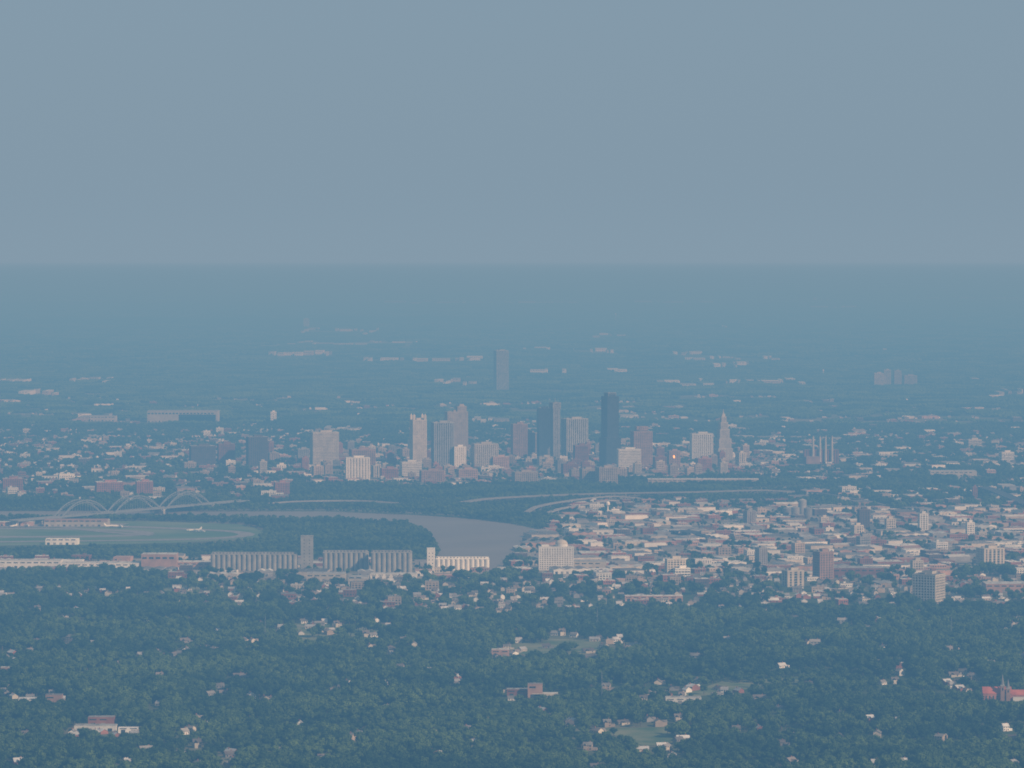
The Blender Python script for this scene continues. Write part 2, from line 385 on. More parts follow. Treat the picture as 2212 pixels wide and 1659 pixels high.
elevator(455,642,1193,1233,'silo',heads=((663,26,1158),))
elevator(697,796,1189,1233,'silo')
elevator(801,890,1189,1236,'silo')
elevator(941,1057,1203,1232,'white',heads=((931,17,1185),))
def arch_bridge():
    A=P(118,1130); B=P(452,1100); a=Vector(A[:2]);b=Vector(B[:2]); L=(b-a).length; d=(b-a)/L; ang=math.atan2(d.y,d.x)
    mb=MB(); n=3; S=L/n; zd=13
    mb.box(L/2,0,zd-2.2,zd,L+260,24,'steel',top='road')
    for sy in (-1,1):
        mb.box(L/2,sy*12.3,zd-1,zd+1.2,L+260,.5,'steel')
        for k in range(n):
            rise=31; N=20
            pt=lambda i:(k*S+4+(S-8)*i/N, sy*11, zd-6+ (rise+6)*4*(i/N)*(1-i/N))
            lo=lambda i:(pt(i)[0],pt(i)[1],pt(i)[2]-5*(1-abs(2*i/N-1)**2)-.1)
            for i in range(N):
                mb.beam(pt(i),pt(i+1),1.3,'steel',1.8)
                mb.beam(lo(i),lo(i+1),.9,'steel',1.1); mb.beam(pt(i),lo(i+1),.4,'steel')
                if 1<i<N: mb.beam(pt(i),(pt(i)[0],sy*11,zd),.35,'steel')
                if sy==1 and 3<i<N-2:
                    p=pt(i); q=pt(i+1); mb.beam(p,(p[0],-p[1],p[2]),.5,'steel'); mb.beam(p,(q[0],-q[1],q[2]),.3,'steel')
    for k in range(n+1): 
        mb.box(k*S,0,0,zd-2.3,6,26,'conc')
    for k in range(1,6):
        for e in (-1,1): mb.box((-k*25) if e<0 else L+k*25,0,0,zd-2.3,2,18,'conc')
    put('arch_bridge',mb.mesh('arch_bridge'),(a.x,a.y,0),ang)
arch_bridge()
def viaduct(name,pts,w,h0,h1,k='road',girder='gray'):
    g=[Vector(P(*p)[:2]) for p in pts]; q=[]
    for i in range(len(g)-1):
        n=max(1,int((g[i+1]-g[i]).length/30))
        q+=[g[i].lerp(g[i+1],j/n) for j in range(n)]
    q.append(g[-1])
    for _ in range(8): q=[q[0]]+[(q[i-1]+q[i]*2+q[i+1])/4 for i in range(1,len(q)-1)]+[q[-1]]
    mb=MB(); N=len(q); L=[]
    for i,p in enumerate(q):
        d=(q[min(i+1,N-1)]-q[max(i-1,0)]).normalized(); n=Vector((-d.y,d.x)); t=i/(N-1); z=h0+(h1-h0)*math.sin(t*math.pi/2)
        z*=min(1,min(i+1,N-i)/4+.2)
        L.append((p,n,z)); mark(p.x,p.y,w/2+6,50)
        if i%2==0 and z>4: mb.box(p.x,p.y,0,z-1.4,2,w*.6,girder,rot=math.atan2(d.y,d.x))
    for i in range(N-1):
        (p,n,z),(p2,n2,z2)=L[i],L[i+1]
        def e(pp,nn,zz,s,dz): return (pp.x+nn.x*s,pp.y+nn.y*s,zz+dz)
        h=w/2
        mb.face([e(p,n,z,-h,0),e(p2,n2,z2,-h,0),e(p2,n2,z2,h,0),e(p,n,z,h,0)],k)
        mb.face([e(p,n,z,-h,-1.6),e(p,n,z,h,-1.6),e(p2,n2,z2,h,-1.6),e(p2,n2,z2,-h,-1.6)],girder)
        for s in (-h,h):
            mb.face([e(p,n,z,s,-1.6),e(p2,n2,z2,s,-1.6),e(p2,n2,z2,s,.9),e(p,n,z,s,.9)],girder)
            s2=s*.97; mb.face([e(p,n,z,s2,0),e(p2,n2,z2,s2,0),e(p2,n2,z2,s2,.9),e(p,n,z,s2,.9)],girder)
            mb.face([e(p,n,z,s,.9),e(p2,n2,z2,s,.9),e(p2,n2,z2,s2,.9),e(p,n,z,s2,.9)],girder)
    put(name,mb.mesh(name))
viaduct('highway_viaduct',[(1000,1088),(1130,1080),(1300,1074),(1500,1072),(1620,1068),(1720,1066)],22,8,10)
viaduct('highway_ramp',[(1138,1110),(1180,1098),(1240,1090),(1300,1082),(1380,1080)],12,9,11)
viaduct('highway_ramp',[(1180,1112),(1240,1102),(1290,1094),(1340,1086)],10,8,10)
viaduct('highway_viaduct',[(1735,1066),(1800,1076),(1860,1088),(1910,1094)],10,8,8)
viaduct('highway_viaduct',[(2110,1058),(2150,1070),(2200,1092),(2280,1120)],26,12,12,'asphalt')
viaduct('road_bridge',[(1445,1150),(1500,1158),(1555,1172)],22,9,9,'asphalt','steel')
viaduct('highway_viaduct',[(560,1092),(640,1090),(760,1088),(860,1090)],14,8,8)
strip('riverside_road',[(450,1101),(700,1101),(900,1108),(1000,1114)],12,'road',.55)
strip('street',[(640,1352),(700,1362),(770,1366),(850,1350)],9,'road',.5)
strip('street',[(1600,1056),(1660,1056),(1720,1052)],30,'road',.5)
strip('highway',[(0,1012),(200,1008),(420,1006),(620,1012)],18,'road',.5)
strip('street',[(780,822),(800,812),(820,804)],90,'road',.5,False)
strip('street',[(550,735),(565,748),(575,758)],260,'road',.5,False)
def hall(name,u0,u1,yt,yb,wall='white',roof='roofl',d=40,gable=False,th=0.0):
    X,Y,m=P((u0+u1)/2,yb); W=(u1-u0)*m; H=max(5,(yb-yt)*m); mb=MB()
    if gable:
        mb.box(0,0,0,H*.7,W,d,wall); n=6
        for i in range(n):
            a0=math.pi*i/n;a1=math.pi*(i+1)/n
            y0,z0=-d/2*math.cos(a0)*1.01,H*.7-.2+H*.3*math.sin(a0); y1,z1=-d/2*math.cos(a1)*1.01,H*.7-.2+H*.3*math.sin(a1)
            mb.face([(-W/2,y0,z0),(W/2,y0,z0),(W/2,y1,z1),(-W/2,y1,z1)],roof)
        for sx in (-1,1): mb.face([(sx*W/2,-d/2*math.cos(math.pi*i/n),H*.7-.2+H*.3*math.sin(math.pi*i/n)) for i in range(n+1)],wall)
    else:
        mb.box(0,0,0,H,W,d,wall,top=roof); mb.box(0,0,H-.4,H+.6,W+.3,d+.3,wall,top=roof)
        for i in range(int(W/18)): mb.box(-W/2+9+i*18,(i%3-1)*d*.25,H+.5,H+1.8,3,3,'gray')
    for i in range(int(W/12)):
        mb.box(-W/2+6+i*12,-d/2-.1,.2,min(4.5,H*.6),5,.3,'gray' if i%3 else 'glass') 
        if H>7: mb.box(-W/2+6+i*12,-d/2-.1,H*.72,H*.85,8,.2,'glass')
    put(name,mb.mesh(name),(X,Y+d/2,0),th); mark(X,Y+d/2,d/2+6,60,rx=W/2+6); markb(X,Y+d/2,W/2+4,d/2+4)
hall('warehouse',-60,130,1212,1228,'white',d=45); hall('warehouse',132,300,1217,1232,'white',d=40)
hall('warehouse',305,381,1198,1232,'pink',d=40); hall('warehouse',382,455,1215,1230,'pink',d=40)
hall('hangar',95,232,1122,1138,'cream','pink',d=50,gable=True); hall('hangar',98,168,1163,1177,'white',d=30,gable=True)
hall('airport_terminal',-40,70,1128,1137,'pink',d=20)
hall('exhibition_hall',318,470,888,912,'cream',d=90); hall('exhibition_hall',386,466,895,912,'white',d=60); hall('warehouse',195,250,899,910,'cream',d=50)
hall('warehouse',662,745,1240,1256,'cream',d=40); hall('warehouse',752,796,1244,1262,'cream',d=40,gable=True);hall('warehouse',800,900,1240,1250,'white',d=30)
hall('school',1350,1475,1288,1299,'pink','roofl',d=20); hall('school',1438,1515,1508,1521,'white',d=18)
hall('school',1800,1910,1228,1248,'brick','roofl',d=50); hall('warehouse',2130,2300,1262,1280,'pink',d=50);hall('warehouse',1240,1310,1214,1230,'cream',d=50)
hall('brick_apartment_block',1095,1150,1490,1506,'brick','roofl',d=16); hall('brick_apartment_block',1140,1172,1478,1508,'pink','roofg',d=12); hall('warehouse',1150,1205,1499,1508,'cream','roofl',d=14)
hall('warehouse',160,250,1569,1580,'white','roofl',d=20); hall('brick_apartment_block',190,246,1550,1570,'brick','roofg',d=16); hall('warehouse',255,308,1571,1584,'white','shinglel',d=14,gable=True)
hall('warehouse',40,98,1507,1521,'white','shinglel',d=15,gable=True); hall('brick_apartment_block',98,133,1502,1524,'pink','roofg',d=16)
hall('brick_apartment_block',0,36,1443,1460,'pink','roofl',d=16); hall('brick_apartment_block',1062,1100,1404,1420,'pink','roofl',d=14); hall('warehouse',1400,1640,1036,1044,'beige',d=50)
hall('warehouse',2010,2110,1018,1030,'cream',d=50)
far=[(580,715,759,768),(785,1042,772,781),(1145,1225,798,808),(1275,1330,753,761),(1538,1640,782,792),(1440,1530,760,768),(1305,1400,796,804),(1420,1600,822,829),(930,1030,821,828),(780,840,713,719),(650,780,709,715),(1280,1352,720,725),(0,60,818,824),(150,250,818,824),(40,120,842,852),(1600,1740,821,827),(2100,2115,816,823),(2145,2210,843,852),(1870,1990,822,828),(830,1270,650,654),(1300,1540,649,653),(1740,1790,643,648),(1560,1580,701,706),(1650,1690,770,777),(620,900,738,741),(990,1100,905,912),(1340,1380,894,901),(600,650,926,931),(700,790,924,930),(1860,1930,751,756),(160,230,899,907),(1700,1850,661,664),(900,1000,691,694),(1980,2200,640,644),(1130,1240,749,753),(1480,1600,771,776)]
for (a,b,t,v) in far:
    x=a
    while x<b:
        wpx=random.choice([random.uniform(3,9),random.uniform(6,20),random.uniform(12,40)]); e=min(b,x+wpx)
        if random.random()<.82:
            dv=random.gauss(0,2.2)*(0.35 if v<700 else 1)
            hall('warehouse',x,e,t+dv+random.uniform(0,3.0),v+dv,random.choice(['white','cream','white','cream','white','beige']),random.choice(['roofl','roofl','roofg']),d=random.uniform(80,200))
        x=e+random.choice([0,random.uniform(0,5),random.uniform(3,12)])
def tank():
    for u,v,hh in ((1700,1118,20),(1718,1120,24),(1733,1116,36),(1745,1120,22)):
        X,Y,m=P(u,v); mb=MB(); r=9*m; H=hh*m
        mb.cyl(0,0,0,H,r,'gray',20); mb.cyl(0,0,H,H+3,r,'gray',20,r1=.5); mb.beam((r+.5,0,0),(r+.5,0,H),.5,'steel')
        for z in range(1,int(H/5)): mb.cyl(0,0,z*5,z*5+.3,r+.12,'steel',20)
        put('storage_tank',mb.mesh('storage_tank'),(X,Y,0)); mark(X,Y,r,60)
tank()
def watertower(u,yt,yb):
    X,Y,m=P(u,yb); H=(yb-yt)*m; mb=MB(); mb.cyl(0,0,0,H*.7,1.6,'white',12,r1=1.2); mb.cyl(0,0,H*.66,H*.75,1.3,'white',14,r1=4.5,cap=False)
    mb.cyl(0,0,H*.75,H*.92,4.5,'white',14); mb.cyl(0,0,H*.92,H,4.5,'white',14,r1=1)
    put('water_tower',mb.mesh('water_tower'),(X,Y,0)); mark(X,Y,8,60)
watertower(1313,1083,1112); watertower(1330,676,694); watertower(1778,798,812)
M['redroof']=mat('red_tile_roof',(.42,.12,.07),var=.12)
M['redwall']=mat('church_brick',(.40,.17,.11),var=.12)
def church():
    X,Y,m=P(2165,1514); mb=MB()
    def gab(cx,cy,w,d,h,r,k,kr):
        mb.box(cx,cy,0,h,w,d,k)
        mb.face([(cx-w/2-.3,cy-d/2-.4,h),(cx+w/2+.3,cy-d/2-.4,h),(cx+w/2+.3,cy,h+r),(cx-w/2-.3,cy,h+r)],kr)
        mb.face([(cx-w/2-.3,cy+d/2+.4,h),(cx-w/2-.3,cy,h+r),(cx+w/2+.3,cy,h+r),(cx+w/2+.3,cy+d/2+.4,h)],kr)
        for s in(-1,1): mb.face([(cx+s*w/2,cy-d/2,h),(cx+s*w/2,cy+d/2,h),(cx+s*w/2,cy,h+r)],k)
    gab(-6,0,36,16,9,8,'redwall','redroof'); gab(17,2,24,12,7,6,'redwall','redroof'); mb.box(22,-8,0,5,18,6,'white',top='roofl')
    for i in range(7): mb.box(-20+i*4.5,-8.1,2,6.5,1.4,.3,'glass')
    for x,H in ((0,34),(7,28)):
        mb.box(x,-9,0,H*.55,5,5,'pink'); mb.box(x,-9,H*.55,H*.6,5.6,5.6,'conc'); mb.cyl(x,-9,H*.6,H,2.4,'gray',8,r1=.1); mb.box(x,-11.6,H*.4,H*.5,1.5,.2,'glass')
    put('church',mb.mesh('church'),(X,Y+8,0),0); mark(X,Y+8,14,100,rx=34); markb(X,Y-20,34,50)
church()
for u,t,v in ((1290,1310,1360),(573,1330,1385),(1300,1450,1520),(2055,1330,1380),(1448,625,655)):
    X,Y,m=P(u,v); mb=MB(); H=(v-t)*m
    for a in range(3):
        c,s=math.cos(a*2.094),math.sin(a*2.094); mb.beam((c*1.5,s*1.5,0),(c*.3,s*.3,H),.25 if v>700 else 3,'steel')
    for z in range(int(H/6)):
        r=1.5-1.2*z*6/H
        for a in range(3):
            mb.beam((r*math.cos(a*2.094),r*math.sin(a*2.094),z*6),(r*math.cos((a+1)*2.094),r*math.sin((a+1)*2.094),z*6+5),.15,'steel')
    put('radio_mast',mb.mesh('radio_mast'),(X,Y,0))
mb=MB(); mb.beam((-14,0,3),(12,0,3),3,'white'); mb.beam((12,0,3),(16,0,2.6),1.8,'white')
mb.face([(-1,-1,2.6),(4,-1,2.6),(-3,-15,3),(-5,-15,3)],'white'); mb.face([(-1,1,2.6),(4,1,2.6),(-3,15,3),(-5,15,3)],'white')
mb.face([(-14,0,4),(-9,0,4),(-14,0,9),(-16,0,9)],'white'); mb.face([(-14,-5,4),(-12,-5,4),(-10,0,4),(-10,0,4.1),(-12,5,4),(-14,5,4)],'white')
for x,y in ((9,0),(-1,3),(-1,-3)): mb.cyl(x,y,0,2.6,.35,'gray',6)
for sy in (-5,5): mb.beam((-1,sy,1.9),(3,sy,1.9),1.3,'gray')
am=mb.mesh('airliner')
for u,v in ((240,1139),(262,1140),(60,1138),(30,1139),(420,1148),(430,1150)):
    X,Y,m=P(u,v); put('parked_aeroplane',am,(X,Y,.5),random.uniform(0,6))
SUN=Vector((.68,-.50,.55)).normalized()
# stand-in panel and mast added for the sun glint, angled between sun and camera
X,Y,m=P(1456,1018); vz=38
vd=(Vector((0,0,CAM_H))-Vector((X,Y,vz))).normalized(); hn=(SUN+vd).normalized()
t1=hn.cross(Vector((0,0,1))).normalized(); t2=hn.cross(t1)
mb=MB(); c=Vector((0,0,vz))
mb.face([c+t1*(2.4*math.cos(a*math.pi/4))+t2*(4.2*math.sin(a*math.pi/4)) for a in range(8)],'glint'); mb.beam((0,.8,0),(0,.8,vz-1),1,'steel'); mb.box(0,.8,0,2,4,4,'gray')
put('added_glint_panel',mb.mesh('added_glint_panel'),(X,Y,0)); mark(X,Y,12,90); markb(X,Y-30,14,50)
# ------------------------------------------------------------ small buildings
def house_mesh(i):
    mb=MB(); w=random.uniform(8,15); d=random.uniform(7,10); h=random.choice([3.2,3.4,5.6]); r=random.uniform(2.0,3.2)
    wall=random.choice(['white','cream','white','white','brick','beige','gray']); rf=random.choice(['shingle','shinglel','shinglel','shingle','roofg'])
    mb.box(0,0,0,h,w,d,wall); o=.5
    mb.face([(-w/2-o,-d/2-o,h-.3),(w/2+o,-d/2-o,h-.3),(w/2+o,0,h+r),(-w/2-o,0,h+r)],rf)
    mb.face([(-w/2-o,d/2+o,h-.3),(-w/2-o,0,h+r),(w/2+o,0,h+r),(w/2+o,d/2+o,h-.3)],rf)
    for s in (-1,1): mb.face([(s*w/2,-d/2,h),(s*w/2,d/2,h),(s*w/2,0,h+r-.3)],wall)
    for s in (-1,1):
        for k in range(3):
            for z in ([1,3.8] if h>5 else [1]):
                x=-w*.32+k*w*.32
                if k==1 and z==1: mb.box(x,s*(d/2+.05),.1,2.3,1.1,.1,'brick')
                else: mb.box(x,s*(d/2+.05),z,z+1.4,1.3,.1,'glass')
    mb.box(w*.25,d*.12,h,h+r+1,.9,.9,'brick')
    if i%2: mb.box(w/2+2.5,0,0,2.7,5,d*.7,wall,top=rf)
    if i%3==0:
        mb.box(-w*.2,-d/2-2,0,h*.9,w*.4,4,wall) 
        mb.face([(-w*.42,-d/2-4.2,h*.85),(-w*.2,-d/2-4.2,h+r*.6),(-w*.2,-d*.1,h+r*.6),(-w*.42,-d*.1,h*.85)],rf); mb.face([(-w*.2,-d/2-4.2,h+r*.6),(w*.02,-d/2-4.2,h*.85),(w*.02,-d*.1,h*.85),(-w*.2,-d*.1,h+r*.6)],rf)
    return mb.mesh('house')
def low_mesh(i):
    mb=MB(); w=random.uniform(14,38); d=random.uniform(14,28); h=random.choice([5,7,7,9,12]); wall=random.choice(['brick','beige','pink','cream','white','brick','darkwall','beige'])
    facade(mb,w,d,0,h,wall,'glass',random.choice(['roofl','roofl','roofg']),'grid',fh=3.8,bay=4.5)
    mb.box(w*.15,d*.1,h,h+3,w*.18,d*.2,wall) 
    if i%2: facade(mb,w*.5,d*.6,0,h*.6,wall,'glass','roofg','grid',fh=3.8,bay=4.5,cx=w*.72)
    for k in range(3): mb.box(random.uniform(-.35,.35)*w,random.uniform(-.35,.35)*d,h+.7,h+2,2,2,'steel')
    return mb.mesh('lowrise')
def mid_mesh(i):
    mb=MB(); w=random.uniform(16,30); d=random.uniform(15,24); h=random.choice([14,18,22,26,32]); wall=random.choice(['brick','beige','pink','cream','gray','brick','beige'])
    facade(mb,w,d,0,h,wall,random.choice(['glass','darkwall']),random.choice(['roofl','roofg']),random.choice(['grid','grid','piers']),fh=3.8,bay=4.5); pent(mb,w,d,h,wall)
    return mb.mesh('midrise')
def ware_mesh(i):
    mb=MB(); w=random.uniform(24,70); d=random.uniform(20,55); h=random.uniform(4.5,8); wall=random.choice(['cream','white','pink','beige','gray','brick','white','brick']); rf=random.choice(['roofl','roofl','roofg','roofg','roofl','pink'])
    if i%3==0:
        n=max(2,int(w/16)); s=w/n
        for k in range(n):
            x=-w/2+k*s; mb.box(x+s/2,0,0,h,s,d,wall)
            mb.face([(x,-d/2-.3,h-.1),(x+s/2,-d/2-.3,h+2.2),(x+s/2,d/2+.3,h+2.2),(x,d/2+.3,h-.1)],rf); mb.face([(x+s/2,-d/2-.3,h+2.2),(x+s,-d/2-.3,h-.1),(x+s,d/2+.3,h-.1),(x+s/2,d/2+.3,h+2.2)],rf)
            mb.face([(x,-d/2-.02,h),(x+s,-d/2-.02,h),(x+s/2,-d/2-.02,h+2.1)],wall)
    else:
        mb.box(0,0,0,h-.2,w,d,wall,top=rf); mb.box(0,0,h-.6,h+.3,w+.3,d+.3,wall,top=rf)
        for k in range(int(w/12)): mb.box(-w/2+6+k*12,random.uniform(-.3,.3)*d,h+.2,h+1.6,2.5,2.5,'gray')
    for k in range(int(w/9)): mb.box(-w/2+5+k*9,-d/2-.08,.2,4,4,.2,'gray' if k%4 else 'glass')
    mb.box(w*.3,-d/2-4,0,h*.5,w*.25,8,wall,top=rf)
    return mb.mesh('warehouse')
HM=[house_mesh(i) for i in range(16)]; LM=[low_mesh(i) for i in range(20)]; WM=[ware_mesh(i) for i in range(22)]; MM=[mid_mesh(i) for i in range(12)]
def scatter(zone,count,kinds,rot,front=(10,70),spread=.15,clus=0.0):
    g=[P(*p)[:2] for p in zone]; gx=[a for a,b in g]; gy=[b for a,b in g]; done=0; tries=0; last=None
    while done<count and tries<count*8:
        tries+=1
        if last and random.random()<clus: x=last[0]+random.gauss(0,45); y=last[1]+random.gauss(0,60)
        else: x=random.uniform(min(gx),max(gx)); y=random.uniform(min(gy),max(gy))
        if not inpoly([x],[y],g)[0]: continue
        u,v=UV(x,y)
        if inpoly([u],[v],RIVER)[0] or inpoly([u],[v],AIR)[0]: continue
        k=random.choice(kinds); me=random.choice({'h':HM,'l':LM,'w':WM,'m':MM}[k]); R={'h':7,'l':15,'w':22,'m':16}[k]
        if busy(x,y,R): continue
        last=(x,y)
        q=random.uniform(.8,1.15)
        put({'h':'house','l':'brick_building','w':'warehouse','m':'office_building'}[k],me,(x,y,0),rot+random.choice([0,math.pi/2])+random.uniform(-spread,spread),(q,q,random.uniform(.85,1.2)))
        fr=random.uniform(*front); mark(x,y,R,fr); markb(x,y,R,R); done+=1
    return done
cnt=0
cnt+=scatter([(640,975),(1620,975),(1600,1028),(1300,1034),(660,1034)],85,'m',.25,(10,60))
cnt+=scatter([(380,985),(640,975),(640,1040),(380,1040)],8,'m',.25,(10,60))
cnt+=scatter([(1600,1085),(2300,1085),(2300,1215),(1600,1235)],10,'m',.35,(10,60))
cnt+=scatter(LOT1,540,'wwwwwl',.25,(8,35))
cnt+=scatter(LOT2,60,'wwl',.0,(20,60))
cnt+=scatter(LOT3,500,'lllwh',.25,(10,45))
cnt+=scatter([(-150,930),(640,930),(620,1080),(-150,1085)],700,'hhhhhllw',.2,(20,110),clus=.35)
cnt+=scatter([(640,930),(1600,920),(1600,965),(640,965)],160,'lhhw',.2,(15,75),clus=.3)
cnt+=scatter([(1580,925),(2400,925),(2400,1050),(1600,1035)],460,'hhhlwh',.2,(20,105),clus=.35)
cnt+=scatter([(1700,1060),(2400,1050),(2400,1100),(1700,1100)],90,'lwh',.2,(20,60))
cnt+=scatter([(1240,1085),(1700,1080),(1700,1110),(1240,1115)],45,'wl',.2,(10,50))
cnt+=scatter([(-150,862),(2400,852),(2400,930),(-150,935)],280,'hhhhhhhlw',.2,(60,160),clus=.5)
cnt+=scatter([(380,1235),(1200,1240),(2350,1245),(2400,1310),(1300,1320),(560,1320),(380,1280)],400,'hhhhhhhhl',.1,(30,100),clus=.4)
cnt+=scatter([(1250,1240),(2350,1240),(2350,1275),(1250,1275)],60,'wll',.1,(25,80))
cnt+=scatter([(-100,1270),(600,1280),(600,1300),(-100,1300)],30,'h',.1,(30,90),clus=.4)
cnt+=scatter([(-100,1300),(2350,1310),(2350,1670),(-100,1670)],240,'h',.4,(12,70),.6,clus=.4)
for zn,c in (([(1440,1490),(1600,1480),(1590,1520),(1440,1522)],8),([(2030,1455),(2110,1455),(2110,1510),(2030,1510)],7),([(0,1500),(140,1500),(140,1530),(0,1530)],5),([(620,1345),(730,1345),(730,1372),(620,1372)],8),([(1290,1378),(1390,1378),(1380,1412),(1290,1412)],8),([(1070,1398),(1130,1398),(1130,1425),(1070,1425)],6),([(1900,1500),(2212,1300),(2212,1420),(1900,1400)],10),([(150,1580),(320,1580),(320,1592),(150,1592)],4),([(1200,1560),(1480,1555),(1480,1580),(1200,1580)],5)):
    cnt+=scatter(zn,c,'h',.3,(25,70),.4)
for (u,v) in [(155,1385),(205,1393),(75,1390),(400,1388),(345,1468),(395,1420),(515,1465),(528,1466),(485,1502),(425,1614),(935,1452),(975,1315),(988,1316),(1145,1278),(1238,1290),(1252,1291),(1083,1322),(1098,1322),(1080,1306),(1100,1306),(1200,1372),(1214,1372),(1240,1376),(1260,1430),(1275,1428),(1285,1385),(1510,1385),(1570,1388),(1760,1395),(1820,1348),(1500,1425),(1745,1482),(1565,1500),(1640,1512),(1310,1490),(1390,1517),(1590,1585),(1465,1558),(2050,1410),(2100,1470),(2185,1600),(580,1515),(350,1525),(180,1465),(60,1475),(790,1376),(806,1376),(830,1355),(840,1356),(880,1358),(700,1642),(495,1635),(1270,1620),(1230,1575),(1890,1654),(1950,1656),(40,1656),(1685,1610),(1475,1600),(25,1292),(80,1320),(5,1290),(2140,1440),(2205,1425),(1120,1388),(1180,1400),(1330,1390),(1370,1398),(690,1355),(670,1358),(2080,1455),(1270,1410),(380,1278),(400,1276)]:
    X,Y,m=P(u,v)
    put('house',random.choice([h for h in HM]),(X,Y,0),random.uniform(-.4,.4),(1.1,1.1,1.15)); mark(X,Y,8,random.uniform(60,90)); markb(X,Y,9,9)
# ------------------------------------------------------------ trees
def ico(mb,c,r,k,sq=.8,sub=1):
    t=(1+5**.5)/2; V=[Vector(p).normalized() for p in [(-1,t,0),(1,t,0),(-1,-t,0),(1,-t,0),(0,-1,t),(0,1,t),(0,-1,-t),(0,1,-t),(t,0,-1),(t,0,1),(-t,0,-1),(-t,0,1)]]
    Fc=[(0,11,5),(0,5,1),(0,1,7),(0,7,10),(0,10,11),(1,5,9),(5,11,4),(11,10,2),(10,7,6),(7,1,8),(3,9,4),(3,4,2),(3,2,6),(3,6,8),(3,8,9),(4,9,5),(2,4,11),(6,2,10),(8,6,7),(9,8,1)]
    for _ in range(sub):
        cache={};nf=[]
        def mid(a,b):
            key=(min(a,b),max(a,b))
            if key not in cache: V.append(((V[a]+V[b])/2).normalized()); cache[key]=len(V)-1
            return cache[key]
        for a,b,d in Fc:
            x,y,z=mid(a,b),mid(b,d),mid(d,a); nf+=[(a,x,z),(b,y,x),(d,z,y),(x,y,z)]
        Fc=nf
    i=len(mb.v); m=mb.mi(k)
    for v in V:
        q=v*r*random.uniform(.72,1.2); mb.v.append((c[0]+q.x,c[1]+q.y,c[2]+q.z*sq))
    for f in Fc: mb.f.append(tuple(i+j for j in f)); mb.m.append(m)
def tree_mesh(i):
    mb=MB(); H=13; R=6.2
    mb.cyl(0,0,0,H*.5,.45,'bark',7,r1=.25,cap=False); cl=[]
    for k in range(9):
        a=k*2.4+random.random(); rr=R*random.uniform(.3,.68); z=H*random.uniform(.42,.82) 
        c=(rr*math.cos(a),rr*math.sin(a),z); cl.append((c,random.uniform(2.0,3.1)))
        if k<6: mb.beam((0,0,H*.35),(c[0]*.9,c[1]*.9,c[2]),.22,'bark')
    cl.append(((0,0,H*.85),2.6)); cl.append(((0,0,H*.6),3.4))
    for c,r in cl:
        ico(mb,c,r*.72,'leaf')
        for _ in range(40):
            v=Vector((random.gauss(0,1),random.gauss(0,1),random.gauss(.15,1))).normalized(); p=Vector(c)+Vector((v.x,v.y,v.z*.85))*r*random.uniform(.8,1.12)
            n=(v+Vector((random.uniform(-.6,.6),random.uniform(-.6,.6),random.uniform(-.6,.6)))).normalized(); a=n.orthogonal().normalized(); b=n.cross(a); s=random.uniform(.35,.75)
            mb.face([p+a*s,p+b*s*.8,p-a*s,p-b*s*.8],'leaf')
    return mb.mesh('tree')
def patch_mesh(i):
    mb=MB()
    for _ in range(62):
        x,y=random.uniform(-42,42),random.uniform(-42,42); r=random.uniform(4,7.5); z=random.uniform(5,10)
        ico(mb,(x,y,z),r,'leaf',.85); mb.cyl(x,y,0,z,.4,'bark',4,cap=False)
    return mb.mesh('wood_patch')
def coll(name,meshes):
    c=bpy.data.collections.new(name)
    for m in meshes:
        o=bpy.data.objects.new(name+'_variant',m); c.objects.link(o)
    return c
CT=coll('deciduous_tree',[tree_mesh(i) for i in range(8)]); CP=coll('tree_clump',[patch_mesh(i) for i in range(5)])
def scatter_gn(name,pts,scl,c,nvar):
    n=len(pts); me=bpy.data.meshes.new(name); me.vertices.add(n); me.vertices.foreach_set('co',np.asarray(pts,dtype=np.float32).ravel())
    a=me.attributes.new('sc','FLOAT_VECTOR','POINT'); a.data.foreach_set('vector',np.asarray(scl,dtype=np.float32).ravel())
    a=me.attributes.new('rz','FLOAT','POINT'); a.data.foreach_set('value',rng.uniform(0,6.28,n).astype(np.float32))
    a=me.attributes.new('vi','INT','POINT'); a.data.foreach_set('value',rng.integers(0,nvar,n).astype(np.int32))
    me.update(); o=put(name,me)
    g=bpy.data.node_groups.new(name,'GeometryNodeTree'); g.interface.new_socket('Geometry',in_out='INPUT',socket_type='NodeSocketGeometry'); g.interface.new_socket('Geometry',in_out='OUTPUT',socket_type='NodeSocketGeometry')
    N=g.nodes;L=g.links; gi=N.new('NodeGroupInput');go=N.new('NodeGroupOutput'); ip=N.new('GeometryNodeInstanceOnPoints'); ci=N.new('GeometryNodeCollectionInfo')
    ci.inputs['Collection'].default_value=c; ci.inputs['Separate Children'].default_value=True; ci.inputs['Reset Children'].default_value=True
    def attr(nm,ty):
        x=N.new('GeometryNodeInputNamedAttribute'); x.data_type=ty; x.inputs['Name'].default_value=nm; return x.outputs['Attribute']
    ip.inputs['Pick Instance'].default_value=True
    cx=N.new('ShaderNodeCombineXYZ'); L.new(attr('rz','FLOAT'),cx.inputs['Z'])
    L.new(gi.outputs[0],ip.inputs['Points']); L.new(ci.outputs[0],ip.inputs['Instance']); L.new(attr('vi','INT'),ip.inputs['Instance Index'])
    L.new(cx.outputs[0],ip.inputs['Rotation']); L.new(attr('sc','FLOAT_VECTOR'),ip.inputs['Scale']); L.new(ip.outputs[0],go.inputs[0])
    md=o.modifiers.new('scatter','NODES'); md.node_group=g
    return o
def grid(y0,y1,sp,k=.160):
    y=np.arange(y0,y1,sp); out=[]
    for yy in y:
        W=yy*k; x=np.arange(-W,W,sp); out.append(np.stack([x,np.full_like(x,yy)],1))
    p=np.concatenate(out); return p+rng.uniform(-.5,.5,p.shape)*sp*.95
